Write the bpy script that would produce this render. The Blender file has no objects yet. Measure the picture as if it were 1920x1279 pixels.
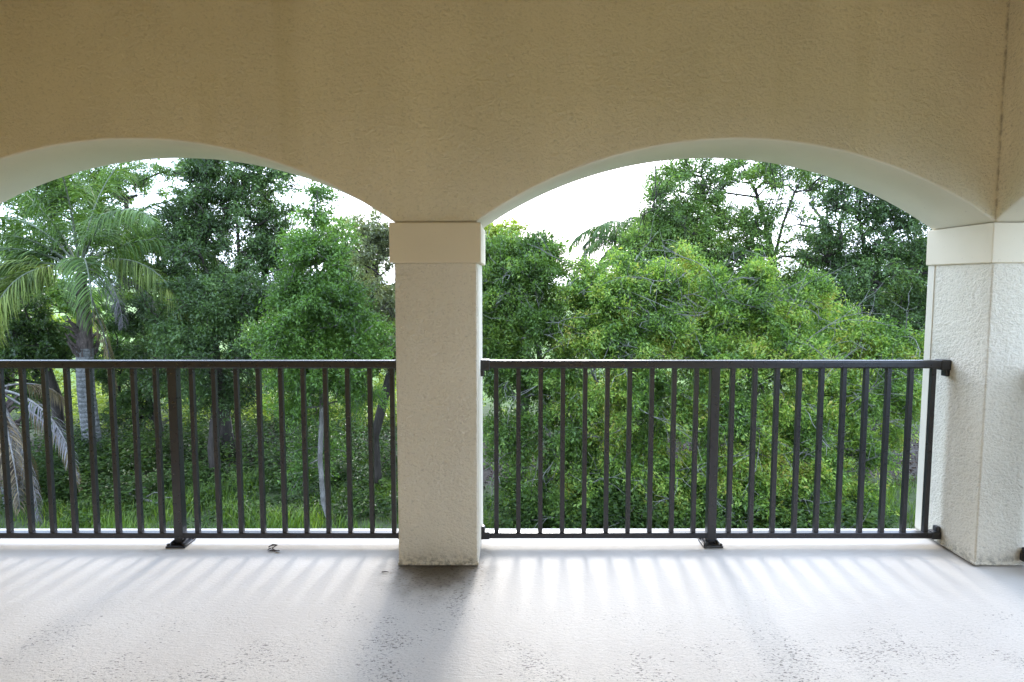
import bpy, bmesh, math
import numpy as np
from mathutils import Vector

rs = np.random.RandomState
PI = math.pi
scene = bpy.context.scene
COL = scene.collection

# ------------------------------------------------------------------ camera
F, CX, CY = 1120.0, 960.0, 615.0
PITCH = math.atan(85 / F)
H = 1.52
D = 3.103
CP, SP = math.cos(PITCH), math.sin(PITCH)
CAM = np.array([0.0, -D, H])


def at(px, py, Y):
    """a point of the scene seen at a photo pixel, at depth Y beyond the wall's inner face"""
    a, b = (px - CX) / F, (py - CY) / F
    d = np.array([a, CP - SP * b, -SP - CP * b])
    return CAM + d * ((Y + D) / d[1])


cam_d = bpy.data.cameras.new("camera")
cam = bpy.data.objects.new("camera", cam_d)
COL.objects.link(cam)
cam.location = CAM
cam.rotation_euler = (PI / 2 - PITCH, 0, 0)
cam_d.sensor_width = 36.0
cam_d.lens = F / 1920 * 36.0
cam_d.shift_y = -(639.5 - CY) / 1920
cam_d.clip_start, cam_d.clip_end = 0.05, 2000
scene.camera = cam

GZ = -2.9            # ground below the balcony floor (the floor is z = 0)
T = 0.47             # wall thickness
X0 = 2.485           # inner corner / inner face of the side wall
CL, CR = -0.608, -0.182   # central column
XL = -3.26           # left column's inner edge
ZS, ZC = 1.832, 2.247     # arch springing and crown
ZTOP = 2.97

# ------------------------------------------------------------------ materials


def mat(name):
    m = bpy.data.materials.new(name)
    m.use_nodes = True
    nt = m.node_tree
    return m, nt, nt.nodes["Principled BSDF"]


def node(nt, t, **kw):
    n = nt.nodes.new(t)
    for k, v in kw.items():
        if hasattr(n, k) and k not in n.inputs:
            setattr(n, k, v)
        else:
            n.inputs[k].default_value = v
    return n


def ramp(nt, fac, stops):
    r = nt.nodes.new("ShaderNodeValToRGB")
    e = r.color_ramp.elements
    while len(e) > 1:
        e.remove(e[-1])
    for i, (p, c) in enumerate(stops):
        x = e[0] if i == 0 else e.new(p)
        x.position = p
        x.color = (c[0], c[1], c[2], 1)
    nt.links.new(fac, r.inputs[0])
    return r


def g(v):
    return (v, v, v)


def coords(nt, scale=(1, 1, 1)):
    tc = nt.nodes.new("ShaderNodeTexCoord")
    mp = nt.nodes.new("ShaderNodeMapping")
    mp.inputs["Scale"].default_value = scale
    nt.links.new(tc.outputs["Object"], mp.inputs[0])
    return mp.outputs[0]


def noise(nt, vec, scale, detail=4, rough=0.55, dist=0.0):
    n = node(nt, "ShaderNodeTexNoise", Scale=scale, Detail=detail, Roughness=rough, Distortion=dist)
    nt.links.new(vec, n.inputs["Vector"])
    return n.outputs["Fac"]


def mathn(nt, op, a, b=None, clamp=False):
    n = nt.nodes.new("ShaderNodeMath")
    n.operation = op
    n.use_clamp = clamp
    for i, v in enumerate((a, b)):
        if v is None:
            continue
        if isinstance(v, (int, float)):
            n.inputs[i].default_value = v
        else:
            nt.links.new(v, n.inputs[i])
    return n.outputs[0]


def mix(nt, fac, a, b, mode="MIX"):
    n = nt.nodes.new("ShaderNodeMix")
    n.data_type = "RGBA"
    n.blend_type = mode
    for s, v in ((n.inputs["Factor"], fac), (n.inputs[6], a), (n.inputs[7], b)):
        if isinstance(v, (int, float)):
            s.default_value = v
        elif isinstance(v, tuple):
            s.default_value = (v[0], v[1], v[2], 1)
        else:
            nt.links.new(v, s)
    return n.outputs[2]


def smooth(nt, x, lo, hi):
    n = nt.nodes.new("ShaderNodeMapRange")
    n.interpolation_type = "SMOOTHSTEP"
    n.inputs[1].default_value, n.inputs[2].default_value = lo, hi
    nt.links.new(x, n.inputs[0])
    return n.outputs[0]


PAINT = (0.80, 0.735, 0.60)


def stucco(name, paint, aniso=(1, 1, 1), scale=55, bump=0.5, dist=0.006, grime=None, base_dirt=False):
    m, nt, b = mat(name)
    v1 = coords(nt)
    v = coords(nt, aniso)
    n1 = noise(nt, v, scale, 5, 0.6, 0.6)
    n2 = noise(nt, v, scale * 0.35, 3, 0.5, 0.8)
    h = mathn(nt, "ADD", smooth(nt, n1, 0.36, 0.66), mathn(nt, "MULTIPLY", smooth(nt, n2, 0.38, 0.64), 0.8))
    uneven = smooth(nt, noise(nt, v1, 2.6, 3, 0.5), 0.3, 0.7)
    h = mathn(nt, "MULTIPLY", h, mathn(nt, "ADD", 0.55, mathn(nt, "MULTIPLY", uneven, 0.75)))
    h = mathn(nt, "ADD", h, mathn(nt, "MULTIPLY", noise(nt, v1, 7, 2, 0.5), 1.6))
    bp = node(nt, "ShaderNodeBump", Strength=bump, Distance=dist)
    nt.links.new(h, bp.inputs["Height"])
    nt.links.new(bp.outputs[0], b.inputs["Normal"])
    lo = noise(nt, coords(nt, (1.4, 1.4, 0.45)), 1.3, 4, 0.55)
    c = mix(nt, smooth(nt, lo, 0.35, 0.7), tuple(x * 0.93 for x in paint), tuple(min(1, x * 1.03) for x in paint))
    # shade in the hollows of the trowelled finish, painted in to show the relief
    c = mix(nt, mathn(nt, "MULTIPLY", smooth(nt, n1, 0.47, 0.30), 0.42), c, tuple(x * 0.55 for x in paint))
    sep = nt.nodes.new("ShaderNodeSeparateXYZ")
    nt.links.new(v1, sep.inputs[0])
    sp = noise(nt, v1, 85, 3, 0.6)
    if grime:
        axis, pos = grime           # mildew speckle along the inner corner joint
        d = mathn(nt, "ABSOLUTE", mathn(nt, "SUBTRACT", sep.outputs[axis], pos))
        near = smooth(nt, d, 0.016, 0.0)
        wide = smooth(nt, d, 0.30, 0.0)
        k = mathn(nt, "MULTIPLY", near, smooth(nt, noise(nt, v1, 19, 6, 0.8), 0.38, 0.66))
        c = mix(nt, mathn(nt, "MULTIPLY", k, 0.6), c, (0.13, 0.095, 0.055))
        k2 = mathn(nt, "MULTIPLY", wide, smooth(nt, sp, 0.60, 0.68))
        c = mix(nt, mathn(nt, "MULTIPLY", k2, 0.45), c, (0.16, 0.11, 0.06))
        # faint ochre water stains run down the wall
        st = noise(nt, coords(nt, (3.2, 3.2, 0.35)), 1.5, 3, 0.5)
        c = mix(nt, mathn(nt, "MULTIPLY", smooth(nt, st, 0.55, 0.72), 0.16), c, (0.50, 0.43, 0.20))
    if base_dirt:
        low = smooth(nt, sep.outputs[2], 0.10, 0.0)
        k = mathn(nt, "MULTIPLY", low, smooth(nt, noise(nt, v1, 34, 5, 0.7), 0.42, 0.62))
        c = mix(nt, mathn(nt, "MULTIPLY", k, 0.55), c, (0.10, 0.085, 0.05))
    nt.links.new(c, b.inputs["Base Color"])
    b.inputs["Roughness"].default_value = 0.85
    b.inputs["Specular IOR Level"].default_value = 0.25
    return m


M_WALL = stucco("tan_stucco", (0.82, 0.745, 0.575), (0.92, 1, 1.15), 62, 0.55, 0.006, grime=(0, X0))
M_SIDE = stucco("tan_stucco_side", (0.82, 0.745, 0.575), (1, 0.92, 1.15), 62, 0.55, 0.006, grime=(1, 0.0))
M_COL = stucco("column_stucco", PAINT, (0.85, 0.85, 1.1), 70, 0.6, 0.005, base_dirt=True)


def smooth_paint(name, paint):
    m, nt, b = mat(name)
    v = coords(nt)
    n = noise(nt, v, 2.2, 4, 0.5)
    c = mix(nt, smooth(nt, n, 0.3, 0.7), tuple(x * 0.95 for x in paint), tuple(min(1, x * 1.03) for x in paint))
    sp = noise(nt, v, 70, 2, 0.5)
    c = mix(nt, mathn(nt, "MULTIPLY", smooth(nt, sp, 0.70, 0.76), 0.4), c, tuple(x * 0.5 for x in paint))
    nt.links.new(c, b.inputs["Base Color"])
    bp = node(nt, "ShaderNodeBump", Strength=0.25, Distance=0.002)
    nt.links.new(noise(nt, v, 140, 3, 0.5), bp.inputs["Height"])
    nt.links.new(bp.outputs[0], b.inputs["Normal"])
    b.inputs["Roughness"].default_value = 0.7
    b.inputs["Specular IOR Level"].default_value = 0.3
    return m


M_SOFFIT = smooth_paint("smooth_beige_paint", (0.76, 0.70, 0.57))
M_CAP = smooth_paint("smooth_cap_paint", (0.77, 0.685, 0.52))
M_CEIL = smooth_paint("ceiling_paint", (0.74, 0.60, 0.32))
M_BACK = smooth_paint("house_wall_paint", (0.70, 0.56, 0.27))


def floor_mat():
    m, nt, b = mat("textured_concrete_paint")
    v = coords(nt)
    sep = nt.nodes.new("ShaderNodeSeparateXYZ")
    nt.links.new(v, sep.inputs[0])
    big = noise(nt, v, 1.1, 4, 0.55)
    c = mix(nt, smooth(nt, big, 0.3, 0.7), (0.53, 0.485, 0.435), (0.605, 0.56, 0.505))
    # dirt specks on the knock-down finish, in drifts
    vv = coords(nt, (0.65, 1.35, 1))
    n1 = noise(nt, vv, 84, 4, 0.64, 0.5)
    n0 = noise(nt, vv, 150, 3, 0.6)
    drift = noise(nt, v, 2.4, 4, 0.6)
    # worn zone: the finish is dirtier away from the rain-washed outer edge
    inner = smooth(nt, sep.outputs[1], -0.05, -0.85)
    dx = mathn(nt, "ABSOLUTE", mathn(nt, "ADD", sep.outputs[0], 0.42))
    lane = mathn(nt, "MULTIPLY", smooth(nt, dx, 0.55, 0.05), smooth(nt, sep.outputs[1], 0.05, -0.15))
    amt = mathn(nt, "ADD", mathn(nt, "MULTIPLY", inner, 0.9), mathn(nt, "MULTIPLY", lane, 1.0), True)
    amt = mathn(nt, "MULTIPLY", amt, smooth(nt, drift, 0.33, 0.66))
    thr = mathn(nt, "SUBTRACT", 0.705, mathn(nt, "MULTIPLY", amt, 0.19))
    spk = mathn(nt, "MULTIPLY", mathn(nt, "SUBTRACT", n1, thr), 28.0, True)
    c = mix(nt, mathn(nt, "MULTIPLY", spk, 0.8), c, (0.10, 0.085, 0.075))
    fine = mathn(nt, "MULTIPLY", smooth(nt, n0, 0.54, 0.66), mathn(nt, "ADD", mathn(nt, "MULTIPLY", inner, 0.26), mathn(nt, "MULTIPLY", amt, 0.5)))
    c = mix(nt, fine, c, (0.22, 0.20, 0.185))  # shade of the finer pits, put into the colour
    # brown mildew fan at the foot of the central column
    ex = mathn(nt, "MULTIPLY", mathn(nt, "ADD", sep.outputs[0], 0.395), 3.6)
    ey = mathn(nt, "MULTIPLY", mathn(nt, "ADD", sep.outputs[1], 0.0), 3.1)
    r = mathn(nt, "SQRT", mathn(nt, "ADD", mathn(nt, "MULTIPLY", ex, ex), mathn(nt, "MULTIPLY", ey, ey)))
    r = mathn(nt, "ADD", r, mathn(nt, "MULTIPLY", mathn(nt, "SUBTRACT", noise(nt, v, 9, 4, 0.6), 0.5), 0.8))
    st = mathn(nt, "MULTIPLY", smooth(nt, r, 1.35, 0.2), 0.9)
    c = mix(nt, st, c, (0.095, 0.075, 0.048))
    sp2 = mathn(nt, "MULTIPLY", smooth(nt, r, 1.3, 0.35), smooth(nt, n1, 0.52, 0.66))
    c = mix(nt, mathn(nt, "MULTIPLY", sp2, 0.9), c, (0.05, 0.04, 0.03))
    # grime line where the floor meets the corner column
    d = mathn(nt, "ABSOLUTE", mathn(nt, "SUBTRACT", sep.outputs[0], X0))
    k = mathn(nt, "MULTIPLY", smooth(nt, d, 0.035, 0.0), smooth(nt, sep.outputs[1], -0.02, 0.0))
    c = mix(nt, mathn(nt, "MULTIPLY", k, 0.55), c, (0.16, 0.12, 0.08))
    nt.links.new(c, b.inputs["Base Color"])
    bp = node(nt, "ShaderNodeBump", Strength=0.6, Distance=0.004)
    nt.links.new(mathn(nt, "SUBTRACT", noise(nt, vv, 60, 4, 0.62, 0.5), mathn(nt, "MULTIPLY", n0, 0.3)), bp.inputs["Height"])
    nt.links.new(bp.outputs[0], b.inputs["Normal"])
    b.inputs["Roughness"].default_value = 0.62
    b.inputs["Specular IOR Level"].default_value = 0.35
    return m


M_FLOOR = floor_mat()


def metal(name, c, rough=0.38):
    m, nt, b = mat(name)
    v = coords(nt)
    n = noise(nt, v, 30, 4, 0.6)
    col = mix(nt, smooth(nt, n, 0.3, 0.75), c, tuple(x * 1.35 for x in c))
    nt.links.new(col, b.inputs["Base Color"])
    rr = nt.nodes.new("ShaderNodeMapRange")
    rr.inputs[3].default_value, rr.inputs[4].default_value = rough - 0.06, rough + 0.12
    nt.links.new(noise(nt, v, 55, 3), rr.inputs[0])
    nt.links.new(rr.outputs[0], b.inputs["Roughness"])
    b.inputs["Specular IOR Level"].default_value = 0.7
    return m


M_RAIL = metal("dark_bronze_coating", (0.0135, 0.0125, 0.0155), 0.27)
M_PLATE = metal("weathered_plate", (0.07, 0.065, 0.06), 0.42)
M_PLATE.node_tree.nodes["Principled BSDF"].inputs["Metallic"].default_value = 0.6


def lift(cols, k=1.6):
    out = []
    for i, c in enumerate(cols):
        f = k * (0.6, 0.9, 1.1, 1.4, 1.3, 1.1)[min(i, 5)]
        out.append((min(0.4, c[0] * f * 1.32), min(0.45, c[1] * f), min(0.4, c[2] * f * 0.68)))
    return out


def leaf_mat(name, cols, trans=0.38, rough=0.36, scale=0.9, spec=0.5):
    """cols: 4 leaf colours, spread over the single leaves and over the clumps"""
    m, nt, b = mat(name)
    geo = nt.nodes.new("ShaderNodeNewGeometry")
    v = coords(nt)
    n = noise(nt, v, scale, 3, 0.55)
    f = mathn(nt, "ADD", mathn(nt, "MULTIPLY", geo.outputs["Random Per Island"], 0.42),
              mathn(nt, "MULTIPLY", smooth(nt, n, 0.28, 0.72), 0.45))
    k = len(cols)
    r = ramp(nt, f, [(0.08 + 0.86 * i / (k - 1), c) for i, c in enumerate(cols)])
    nt.links.new(r.outputs[0], b.inputs["Base Color"])
    b.inputs["Roughness"].default_value = rough
    b.inputs["Specular IOR Level"].default_value = spec
    tr = nt.nodes.new("ShaderNodeBsdfTranslucent")
    tc = mix(nt, 1.0, r.outputs[0], (1.25, 1.35, 0.6), "MULTIPLY")
    nt.links.new(tc, tr.inputs[0])
    ms = nt.nodes.new("ShaderNodeMixShader")
    ms.inputs[0].default_value = trans
    nt.links.new(b.outputs[0], ms.inputs[1])
    nt.links.new(tr.outputs[0], ms.inputs[2])
    nt.links.new(ms.outputs[0], nt.nodes["Material Output"].inputs[0])
    return m


M_OAK = leaf_mat("dark_oak_leaves", lift([(0.018, 0.044, 0.022), (0.032, 0.074, 0.034), (0.044, 0.100, 0.042), (0.085, 0.155, 0.065)]))
M_OAKL = leaf_mat("light_oak_leaves", lift([(0.035, 0.080, 0.030), (0.055, 0.125, 0.040), (0.080, 0.165, 0.055), (0.125, 0.20, 0.060)]))
M_BRIGHT = leaf_mat("bright_sapling_leaves", lift([(0.022, 0.060, 0.018), (0.038, 0.100, 0.026), (0.055, 0.135, 0.034), (0.10, 0.19, 0.045)]))
M_PEPPER = leaf_mat("bushy_green_leaves", lift([(0.030, 0.078, 0.024), (0.050, 0.125, 0.034), (0.074, 0.160, 0.042), (0.105, 0.190, 0.050), (0.150, 0.185, 0.055), (0.19, 0.12, 0.06)]), scale=1.4)
M_VINE = leaf_mat("vine_leaves", lift([(0.028, 0.072, 0.024), (0.046, 0.112, 0.032), (0.070, 0.150, 0.040), (0.125, 0.195, 0.05)]), scale=1.4)
M_GREY = leaf_mat("grey_green_leaves", lift([(0.055, 0.085, 0.060), (0.085, 0.125, 0.085), (0.115, 0.165, 0.110), (0.16, 0.21, 0.13)]))
M_YELLOW = leaf_mat("yellow_green_leaves", lift([(0.065, 0.115, 0.025), (0.11, 0.175, 0.035), (0.16, 0.225, 0.045), (0.23, 0.27, 0.07)], 2.0))  # leaf colour raised to carry the sunlit look of the background
M_PALM = leaf_mat("palm_leaflets", lift([(0.020, 0.056, 0.022), (0.036, 0.086, 0.030), (0.052, 0.110, 0.036), (0.085, 0.135, 0.042)]), 0.28, 0.55, spec=0.28)
M_PALMY = leaf_mat("yellowing_palm_leaflets", lift([(0.034, 0.074, 0.022), (0.056, 0.102, 0.030), (0.075, 0.122, 0.036), (0.105, 0.140, 0.045)]), 0.28, 0.55, spec=0.28)
M_DEAD = leaf_mat("dead_palm_leaflets", [(0.11, 0.10, 0.105), (0.16, 0.15, 0.155), (0.20, 0.19, 0.19), (0.23, 0.21, 0.19)], 0.12, 0.7, spec=0.2)
M_BROWN = leaf_mat("brown_palm_leaflets", [(0.10, 0.07, 0.045), (0.16, 0.12, 0.07), (0.22, 0.175, 0.11), (0.28, 0.23, 0.15)], 0.15, 0.7, spec=0.2)
M_LITTER = leaf_mat("leaf_litter", [(0.03, 0.02, 0.015), (0.06, 0.04, 0.03), (0.10, 0.068, 0.05), (0.17, 0.13, 0.095)], 0.05, 0.8, spec=0.2)
M_GRASS = leaf_mat("grass_blades", lift([(0.028, 0.078, 0.014), (0.050, 0.125, 0.020), (0.078, 0.165, 0.026), (0.125, 0.205, 0.045)], 1.3), 0.35, 0.45, 0.7)
M_UNDER = leaf_mat("undergrowth_leaves", lift([(0.022, 0.058, 0.018), (0.035, 0.090, 0.026), (0.055, 0.125, 0.032), (0.085, 0.155, 0.045)], 0.9), 0.32, 0.55, spec=0.3)


def bark(name, c1, c2, scale=14, rings=False):
    m, nt, b = mat(name)
    v = coords(nt, (1, 1, 0.3 if not rings else 1.0))
    n = noise(nt, v, scale, 5, 0.65, 0.4)
    c = ramp(nt, n, [(0.33, c1), (0.66, c2)]).outputs[0]
    h = n
    if rings:
        w = node(nt, "ShaderNodeTexWave", Scale=2.7, Distortion=3.5, Detail=3.0)
        w.bands_direction = "Z"
        nt.links.new(coords(nt), w.inputs["Vector"])
        c = mix(nt, mathn(nt, "MULTIPLY", smooth(nt, w.outputs["Fac"], 0.72, 0.98), 0.35), c, tuple(x * 0.4 for x in c1))
        h = mathn(nt, "SUBTRACT", n, w.outputs["Fac"])
    lich = noise(nt, coords(nt), 7.0, 5, 0.7)
    c = mix(nt, mathn(nt, "MULTIPLY", smooth(nt, lich, 0.56, 0.68), 0.4), c, tuple(min(0.6, x * 1.6) for x in c2))
    nt.links.new(c, b.inputs["Base Color"])
    bp = node(nt, "ShaderNodeBump", Strength=0.7, Distance=0.02)
    nt.links.new(h, bp.inputs["Height"])
    nt.links.new(bp.outputs[0], b.inputs["Normal"])
    b.inputs["Roughness"].default_value = 0.9
    return m


M_BARK = bark("dark_bark", (0.018, 0.0135, 0.010), (0.048, 0.038, 0.029))
M_BARKG = bark("grey_bark", (0.085, 0.078, 0.07), (0.20, 0.19, 0.175))
M_PTRUNK = bark("ringed_palm_bark", (0.07, 0.072, 0.07), (0.21, 0.21, 0.20), 20, True)
M_BOOT = bark("fibrous_palm_boots", (0.035, 0.026, 0.022), (0.13, 0.10, 0.085), 26)
M_RACHIS, _nt, _b = mat("palm_stalk")
_r = ramp(_nt, noise(_nt, coords(_nt), 6), [(0.3, (0.045, 0.06, 0.035)), (0.7, (0.10, 0.115, 0.065))])
_nt.links.new(_r.outputs[0], _b.inputs["Base Color"])
_b.inputs["Roughness"].default_value = 0.5


def ground_mat():
    m, nt, b = mat("soil_and_turf")
    v = coords(nt)
    sep = nt.nodes.new("ShaderNodeSeparateXYZ")
    nt.links.new(v, sep.inputs[0])
    n1, n2, n3 = noise(nt, v, 0.5, 5), noise(nt, v, 6, 5, 0.65), noise(nt, v, 45, 3)
    gr = mix(nt, smooth(nt, n2, 0.3, 0.7), (0.035, 0.05, 0.018), (0.07, 0.095, 0.03))
    so = mix(nt, smooth(nt, n3, 0.3, 0.7), (0.03, 0.024, 0.018), (0.08, 0.06, 0.045))
    y = mathn(nt, "ADD", sep.outputs[1], mathn(nt, "MULTIPLY", mathn(nt, "SUBTRACT", n1, 0.5), 3.0))
    band = mathn(nt, "MULTIPLY", smooth(nt, y, 9.6, 10.2), smooth(nt, y, 15.0, 13.0))
    c = mix(nt, band, gr, so)
    far = smooth(nt, y, 17.0, 21.0)
    lawn = mix(nt, smooth(nt, n2, 0.3, 0.7), (0.13, 0.20, 0.045), (0.20, 0.27, 0.075))
    c = mix(nt, far, c, lawn)
    nt.links.new(c, b.inputs["Base Color"])
    b.inputs["Roughness"].default_value = 0.95
    bp = node(nt, "ShaderNodeBump", Strength=0.8, Distance=0.05)
    nt.links.new(n2, bp.inputs["Height"])
    nt.links.new(bp.outputs[0], b.inputs["Normal"])
    return m


M_GROUND = ground_mat()

# ------------------------------------------------------------------ scene helpers


def obj(name, me, material, parent=None):
    o = bpy.data.objects.new(name, me)
    COL.objects.link(o)
    if material is not None:
        me.materials.append(material)
    if parent is not None:
        o.parent = parent
        o.location = -parent.location
    return o


def empty(name, loc, label, cat, group=None):
    o = bpy.data.objects.new(name, None)
    COL.objects.link(o)
    o.empty_display_size = 0.2
    o.location = Vector([float(x) for x in loc])
    return tag(o, label, cat, group)


def tag(o, label, cat, group=None):
    o["label"], o["category"] = label, cat
    if group:
        o["group"] = group
    return o


def kind(o, k):
    o["kind"] = k
    return o


def mesh_np(name, verts, faces, smooth_shade=False):
    """verts (n,3), faces (m,k): fast mesh of equal-sided faces"""
    verts = np.ascontiguousarray(verts, dtype=np.float32)
    faces = np.ascontiguousarray(faces, dtype=np.int32)
    me = bpy.data.meshes.new(name)
    m, k = faces.shape
    me.vertices.add(len(verts))
    me.vertices.foreach_set("co", verts.ravel())
    me.loops.add(m * k)
    me.loops.foreach_set("vertex_index", faces.ravel())
    me.polygons.add(m)
    me.polygons.foreach_set("loop_start", np.arange(0, m * k, k, dtype=np.int32))
    me.update(calc_edges=True)
    me.polygons.foreach_set("use_smooth", np.full(m, smooth_shade, dtype=bool))
    return me


def bm_mesh(name, bm, smooth_shade=False):
    me = bpy.data.meshes.new(name)
    bmesh.ops.recalc_face_normals(bm, faces=bm.faces[:])
    bm.to_mesh(me)
    bm.free()
    if smooth_shade:
        for p in me.polygons:
            p.use_smooth = True
    return me


def add_box(bm, lo, hi, bevel=0.0, seg=2):
    lo, hi = Vector(lo), Vector(hi)
    r = bmesh.ops.create_cube(bm, size=1.0)
    vs = r["verts"]
    for v in vs:
        v.co = Vector((lo[i] + (v.co[i] + 0.5) * (hi[i] - lo[i]) for i in range(3)))
    if bevel:
        es = {e for v in vs for e in v.link_edges}
        bmesh.ops.bevel(bm, geom=list(es), offset=bevel, segments=seg, affect="EDGES", profile=0.5)


def box(name, lo, hi, material, parent=None, bevel=0.0, seg=2):
    bm = bmesh.new()
    add_box(bm, lo, hi, bevel, seg)
    return obj(name, bm_mesh(name, bm), material, parent)


# ------------------------------------------------------------------ the balcony
kind(box("floor", (-3.7, -4.4, -0.28), (X0 + T, 0.50, 0.0), M_FLOOR, bevel=0.006), "structure")
kind(box("ceiling", (-3.95, -4.65, ZTOP), (X0 + T + 0.05, T + 0.3, ZTOP + 0.25), M_CEIL), "structure")
kind(box("house_wall", (-3.7, -4.6, 0.0), (X0 + T, -4.4, ZTOP + 0.02), M_BACK), "structure")
kind(box("wall", (-3.9, -4.4, -0.28), (-3.703, 0.0, ZTOP + 0.02), M_BACK), "structure")


def arc_z(u, half):
    rise = ZC - ZS
    R = (half * half + rise * rise) / (2 * rise)
    return ZC - R + math.sqrt(max(0.0, R * R - u * u))


def arch_profile(a, b, n=56):
    c, h = (a + b) / 2, (b - a) / 2
    pts = []
    for i in range(n + 1):
        u = -h + 2 * h * i / n
        pts.append((c + u, arc_z(u, h)))
    return pts


def arch_wall(name, pieces, place, parent, m_face, m_soffit):
    """pieces: list of ('solid', a, b) and ('arch', a, b) along the wall; place(s, d, z) -> point; d = depth into the wall"""
    bm = bmesh.new()
    soff = []
    C = 0.010
    prof = []
    for kd, a, b in pieces:
        if kd == "solid":
            prof += [(a, ZS, 0), (b, ZS, 0)]
        else:
            prof += [(s, z, 1) for s, z in arch_profile(a, b)]
    rows = []
    for s, z, _ in prof:
        ring = [(s, 0, ZTOP - 0.004), (s, 0, z + C), (s, C * 0.3, z + C * 0.3), (s, C, z), (s, T - C, z), (s, T, z + C), (s, T, ZTOP + 0.2)]
        rows.append([bm.verts.new(place(*q)) for q in ring])
    for i in range(len(rows) - 1):
        if abs(prof[i][0] - prof[i + 1][0]) < 1e-6:
            continue
        for j in range(6):
            f = bm.faces.new((rows[i][j], rows[i][j + 1], rows[i + 1][j + 1], rows[i + 1][j]))
            if j in (1, 2, 3, 4):
                f.material_index = 1
            f.smooth = True
    me = bpy.data.meshes.new(name)
    bmesh.ops.recalc_face_normals(bm, faces=bm.faces[:])
    bm.to_mesh(me)
    bm.free()
    for p in me.polygons:
        p.use_smooth = p.material_index == 1
    o = obj(name, me, m_face, parent)
    me.materials.append(m_soffit)
    return o


w = arch_wall("arcade_wall", [("solid", XL - T, XL), ("arch", XL, CL), ("solid", CL, CR), ("arch", CR, X0)],
              lambda s, d, z: (s, d, z), None, M_WALL, M_SOFFIT)
tag(w, "long tan stucco wall with two low arches over the railings", "wall")
w = arch_wall("side_wall", [("solid", -T, 0), ("arch", 0, 2.65), ("solid", 2.65, 4.4)],
              lambda s, d, z: (X0 + d, -s, z), None, M_SIDE, M_SOFFIT)
tag(w, "tan stucco side wall meeting the arched wall at the stained corner", "wall")


def column(x0, x1, y0, y1, label, cap_over=0.023):
    root = empty("stucco_column", ((x0 + x1) / 2, (y0 + y1) / 2, 0), label, "column", "stucco columns carrying the arches")
    zc0, zc1 = 1.622, ZS - 0.004
    bm = bmesh.new()
    # shaft: rounded arrises, a thin lip at the foot and a dark gap under it
    add_box(bm, (x0, y0, 0.009), (x1, y1, zc0 + 0.001), 0.009, 3)
    add_box(bm, (x0 + 0.012, y0 + 0.012, -0.001), (x1 - 0.012, y1 - 0.012, 0.02))
    add_box(bm, (x0 - 0.004, y0 - 0.005, 0.007), (x1 + 0.003, y1 + 0.003, 0.021), 0.003, 2)
    obj("shaft", bm_mesh("shaft", bm, False), M_COL, root)
    o = cap_over
    box("capital", (x0 - o, y0 - o * 0.6, zc0), (x1 + o, y1 + o, zc1), M_CAP, root, 0.005, 2)
    return root


c1 = column(CL, CR, 0.0, T, "square beige stucco column standing between the two arches")
c2 = column(X0, X0 + T, 0.0, T, "pale stucco column at the corner under both walls, railing ends fixed to it", 0.014)
# smooth corner bead down the outer edge of the corner column
box("corner_bead", (X0 - 0.005, T - 0.052, 0.022), (X0 + 0.05, T + 0.004, 1.620), M_SOFFIT, c2, 0.003, 2)
box("corner_bead", (CR - 0.05, 0.055, 0.022), (CR + 0.004, T + 0.003, 1.620), M_SOFFIT, c1, 0.003, 2)
column(XL - T, XL, 0.0, T, "beige stucco column at the far end of the left-hand railing")
column(X0, X0 + T, -2.65 - T, -2.65, "beige stucco column under the side wall, nearest the house")

# ------------------------------------------------------------------ railings
YR = 0.277
ZR_T, ZR_B = 1.080, 0.040     # top of the top rail, underside of the bottom rail
GAP, STEP, POST = 0.103, 0.127, 0.05


def tube_profile(bm, prof, x0, x1):
    """closed profile of (y, z) run along x"""
    a = [bm.verts.new((x0, y, z)) for y, z in prof]
    b = [bm.verts.new((x1, y, z)) for y, z in prof]
    n = len(prof)
    for i in range(n):
        bm.faces.new((a[i], a[(i + 1) % n], b[(i + 1) % n], b[i]))
    bm.faces.new(a)
    bm.faces.new(b[::-1])


def rounded(cy, z0, z1, w, r, seg=4):
    pts = []
    for (sy, sz, a0) in ((1, 1, 0), (-1, 1, 90), (-1, -1, 180), (1, -1, 270)):
        yc, zc = cy + sy * (w / 2 - r), (z1 - r if sz > 0 else z0 + r)
        for i in range(seg + 1):
            a = math.radians(a0 + 90 * i / seg)
            pts.append((yc + r * math.cos(a), zc + r * math.sin(a)))
    return pts


_bal = {}


def baluster_mesh():
    if "m" not in _bal:
        bm = bmesh.new()
        add_box(bm, (-0.0128, -0.0128, ZR_B + 0.030), (0.0128, 0.0128, ZR_T - 0.042), 0.0015, 1)
        _bal["m"] = bm_mesh("baluster", bm)
        _bal["m"].materials.append(M_RAIL)
    return _bal["m"]


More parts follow.
